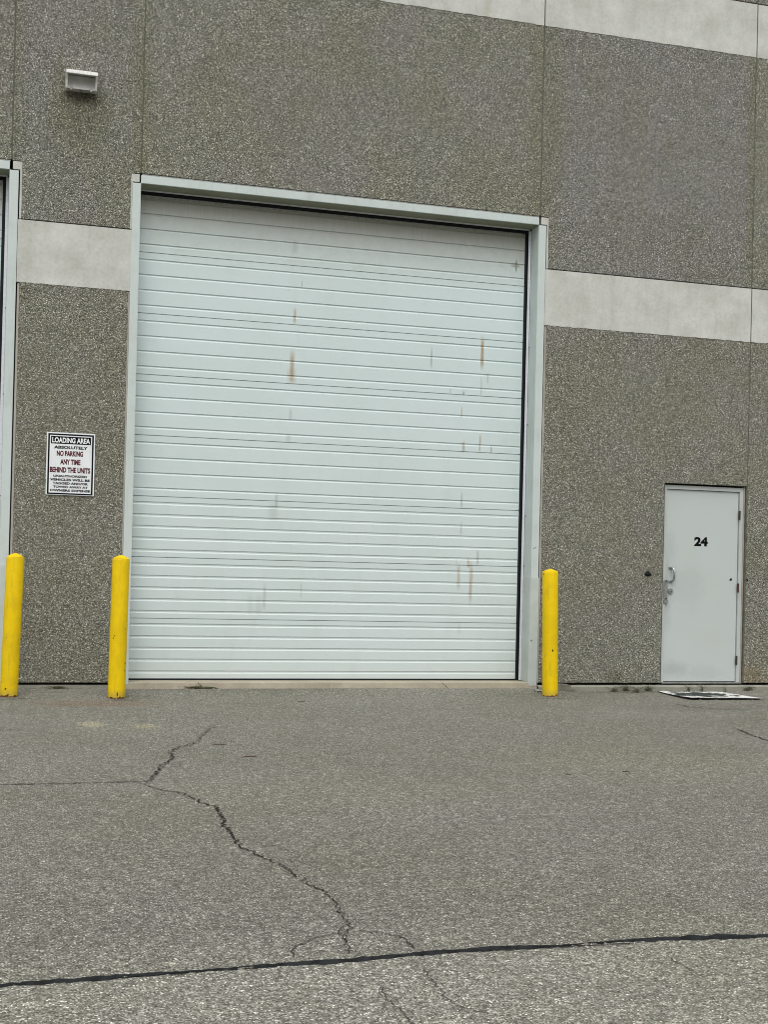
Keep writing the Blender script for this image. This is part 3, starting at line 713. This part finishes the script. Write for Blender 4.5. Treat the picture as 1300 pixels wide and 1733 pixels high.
bollard(14, 1181, 943, 935, .022, 'yellow steel bollard with a rusty foot, leftmost one at the left door frame', [(9,1166,.009,.010),(13,1177,.006,.022),(3,1155,.003,.008),(24,1180,.022,.006),(6,1181,.022,.006)], 1)
bollard(197.5, 1182.5, 946, 939, .008, 'yellow steel bollard with scratches, standing left of the wide door', [(199,1175,.006,.022),(195,1076,.007,.006),(193,1080,.004,.008),(211.5,1065,.003,.008),(211.5,1123,.006,.010),(210.5,1135,.004,.010),(207,1181,.020,.005),(189,1181,.022,.005)], 2)
bollard(936, 1179.5, 968, 963, -.022, 'yellow steel bollard right of the wide door beside the concrete block', [(940.6,1101,.009,.015),(925.5,971,.004,.016),(946,1177,.01,.006),(926,1178,.014,.004),(937,1142,.003,.003)], 3)

# ------------------------------------------------------------ small things on the ground
# broken concrete block
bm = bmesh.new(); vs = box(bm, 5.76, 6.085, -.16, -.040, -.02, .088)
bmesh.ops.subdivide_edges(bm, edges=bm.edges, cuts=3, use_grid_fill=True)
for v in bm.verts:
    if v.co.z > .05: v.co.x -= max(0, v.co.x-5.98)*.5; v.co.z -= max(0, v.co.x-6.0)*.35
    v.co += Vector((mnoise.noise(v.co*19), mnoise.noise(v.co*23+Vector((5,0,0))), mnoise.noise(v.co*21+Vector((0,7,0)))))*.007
tag(link('concrete_block', bm, M['block'], bevel=0), 'dark broken concrete block on the asphalt behind the right bollard', 'concrete block')
# white worn board
bm = bmesh.new(); A, B, Cc, Dd = Vector((7.06,-.20,0)), Vector((6.985,-1.03,0)), Vector((7.84,-1.07,0)), Vector((7.80,-.30,0))
N = 26; top = []; bot = []
for i in range(N+1):
    ra, rb = [], []
    for j in range(N+1):
        u, v = i/N, j/N; p = (A.lerp(Dd, u)).lerp(B.lerp(Cc, u), v)
        lift = .006+.010*math.exp(-((v-1)/.18)**2)*(.35+.65*math.sin(u*3.1)) + .014*max(0, 1-u*3)*max(0, v-.3)+.003*mnoise.noise(Vector((u*4, v*4, 0)))
        z = height(p.x, p.y)+lift
        wv = .006*mnoise.noise(Vector((u*9, v*9, 5)))
        ra.append(bm.verts.new((p.x+wv, p.y+wv, z+.008))); rb.append(bm.verts.new((p.x+wv, p.y+wv, z)))
    top.append(ra); bot.append(rb)
for G_ in (top, bot):
    for i in range(N):
        for j in range(N): bm.faces.new((G_[i][j], G_[i+1][j], G_[i+1][j+1], G_[i][j+1]))
for i in range(N):
    for (a, b) in (((i, 0), (i+1, 0)), ((i, N), (i+1, N)), ((0, i), (0, i+1)), ((N, i), (N, i+1))):
        bm.faces.new((top[a[0]][a[1]], top[b[0]][b[1]], bot[b[0]][b[1]], bot[a[0]][a[1]]))
mt = link('door_mat', bm, M['mat'], smooth=False)
mt.data.materials.append(M['black'])
for p in mt.data.polygons:
    c = p.center
    if abs(p.normal.z) < .6: p.material_index = 1
tag(mt, 'flat white mat with black worn patches lying on the asphalt below the entry door', 'mat')
# crumpled paper
bm = bmesh.new(); p0 = on_ground(911, 1174)
g = [[bm.verts.new((p0.x-.04+.016*i, p0.y-.03+.02*j, .006+.018*random.random()+height(p0.x, p0.y))) for j in range(4)] for i in range(6)]
for i in range(5):
    for j in range(3): bm.faces.new((g[i][j], g[i+1][j], g[i+1][j+1], g[i][j+1]))
tag(link('paper_scrap', bm, M['paper']), 'crumpled white paper scrap on the asphalt left of the right bollard', 'litter')
# twigs
for k, (tx, ty, ln, an, lab) in enumerate(((422,1283,.10,.15,'short reddish twig on the asphalt, the more vivid of the two right of the crack'), (371,1262,.10,.2,'thin faded twig on the asphalt beside the upper end of the crack'), (510+0,1189,.07,-.2,'tiny dark twig on the asphalt in front of the wide door sill'),
                              (962,1313,.035,.1,'dark twig bit on the open asphalt right of the wide door'), (1060,1308,.05,-.2,'brown twig bit on the open asphalt below the entry door mat'))):
    p = on_ground(tx, ty); bm = bmesh.new(); d = Vector((math.cos(an), math.sin(an), 0))
    tube(bm, [p+d*(-ln/2)+Vector((0,0,.008+height(p.x,p.y))), p+Vector((0,.004,.011+height(p.x,p.y))), p+d*(ln/2)+Vector((0,-.003,.007+height(p.x,p.y)))], [.002, .0035, .002], 6)
    tag(link('twig', bm, M['twig']), lab, 'twig', 'twigs scattered on the asphalt')
# weeds
def weed(x, y, h, n, label, dry=.2, spread=1.0):
    h *= 1.3; n = int(n*1.9); spread *= 2.2
    z = height(x, y)
    root = empty('weed', (x, y, z), label, 'weed', 'weeds along the foot of the wall')
    for nm, mtn, cnt in (('leaves', 'weed', n), ('dry_stems', 'weed_dry', max(2, int(n*dry)))):
        bm = bmesh.new()
        for i in range(cnt):
            a = random.uniform(0, 2*math.pi); hh = h*random.uniform(.45, 1); out = h*random.uniform(.1, .55)*spread
            pts = [Vector((x, y, z)) + Vector((random.gauss(0, .012*spread), random.gauss(0, .006), 0)) + Vector((math.cos(a)*out*t*t, math.sin(a)*out*t*t*.5, hh*(t-.25*t*t))) for t in (0, .25, .5, .75, 1)]
            tube(bm, pts, [.0014, .0013, .0011, .0009, .0005], 3)
            if nm == 'leaves':
                for t in range(1, 5):
                    for s in (-1, 1):
                        if random.random() < .55:
                            b = pts[t]; L = random.uniform(.009, .020); dr = Vector((math.cos(a+s*1.2), math.sin(a+s*1.2)*.6, random.uniform(-.2, .5))).normalized(); sd_ = dr.cross(Vector((0, 0, 1))).normalized()*L*.32
                            q = [bm.verts.new(b), bm.verts.new(b+dr*L*.5+sd_), bm.verts.new(b+dr*L+Vector((0,0,-.002))), bm.verts.new(b+dr*L*.5-sd_)]
                            bm.faces.new(q)
        link(nm, bm, M[mtn], root)
for (wx, wy, wh, wn, lab, sp) in ((1040,1170,.075,9,'low dark weed at the foundation, leftmost right of the concrete block',1.3), (1056,1168,.095,9,'leaning leafy weed at the foundation midway between block and entry door',1.0), (1078,1171,.09,10,'spreading weed with dry stalks at the foundation left of the entry door',1.2),
    (1098,1169,.085,11,'dense dark weed at the foundation just left of the entry door',1.2), (1166,1170,.10,7,'upright weed behind the left part of the white mat',.6), (1189,1170,.12,7,'tallest weed, behind the dark patch of the white mat',.6),
    (1228,1170,.10,4,'thin weed stalk behind the right half of the white mat',.6), (1264,1168,.075,6,'small weed near the right corner of the entry door frame',1.2), (325,1168,.035,9,'tiny grass tuft against the sill of the wide door',1.6), (352,1168,.025,6,'smallest grass tuft at the sill, right of the other tuft',1.6), (95,1170,.03,8,'flat weed at the wall foot between the two left bollards',1.8)):
    p = on_ground(wx, wy, .01); weed(p.x, min(p.y, -.045) if wx > 900 else min(-.035, p.y), wh, wn, lab, .4, sp)
# stray gravel
bm = bmesh.new()
for i in range(800):
    x = random.uniform(-1, 9); y = -random.uniform(.04, 1)**1.6*1.2 if i < 600 else random.uniform(-10.5, -1)
    r = random.uniform(.003, .008); z = (height(x, y) if y > -9.2 else -.005)
    bmesh.ops.create_icosphere(bm, subdivisions=1, radius=r, matrix=Matrix.Translation((x, y, z+r*.4)) @ Matrix.Rotation(random.random()*3, 4, 'Z') @ Matrix.Diagonal((random.uniform(.8, 1.5), 1, .7, 1)))
tag(link('loose_gravel', bm, M['margin']), 'loose pale gravel grains scattered on the asphalt', 'gravel', kind='stuff')
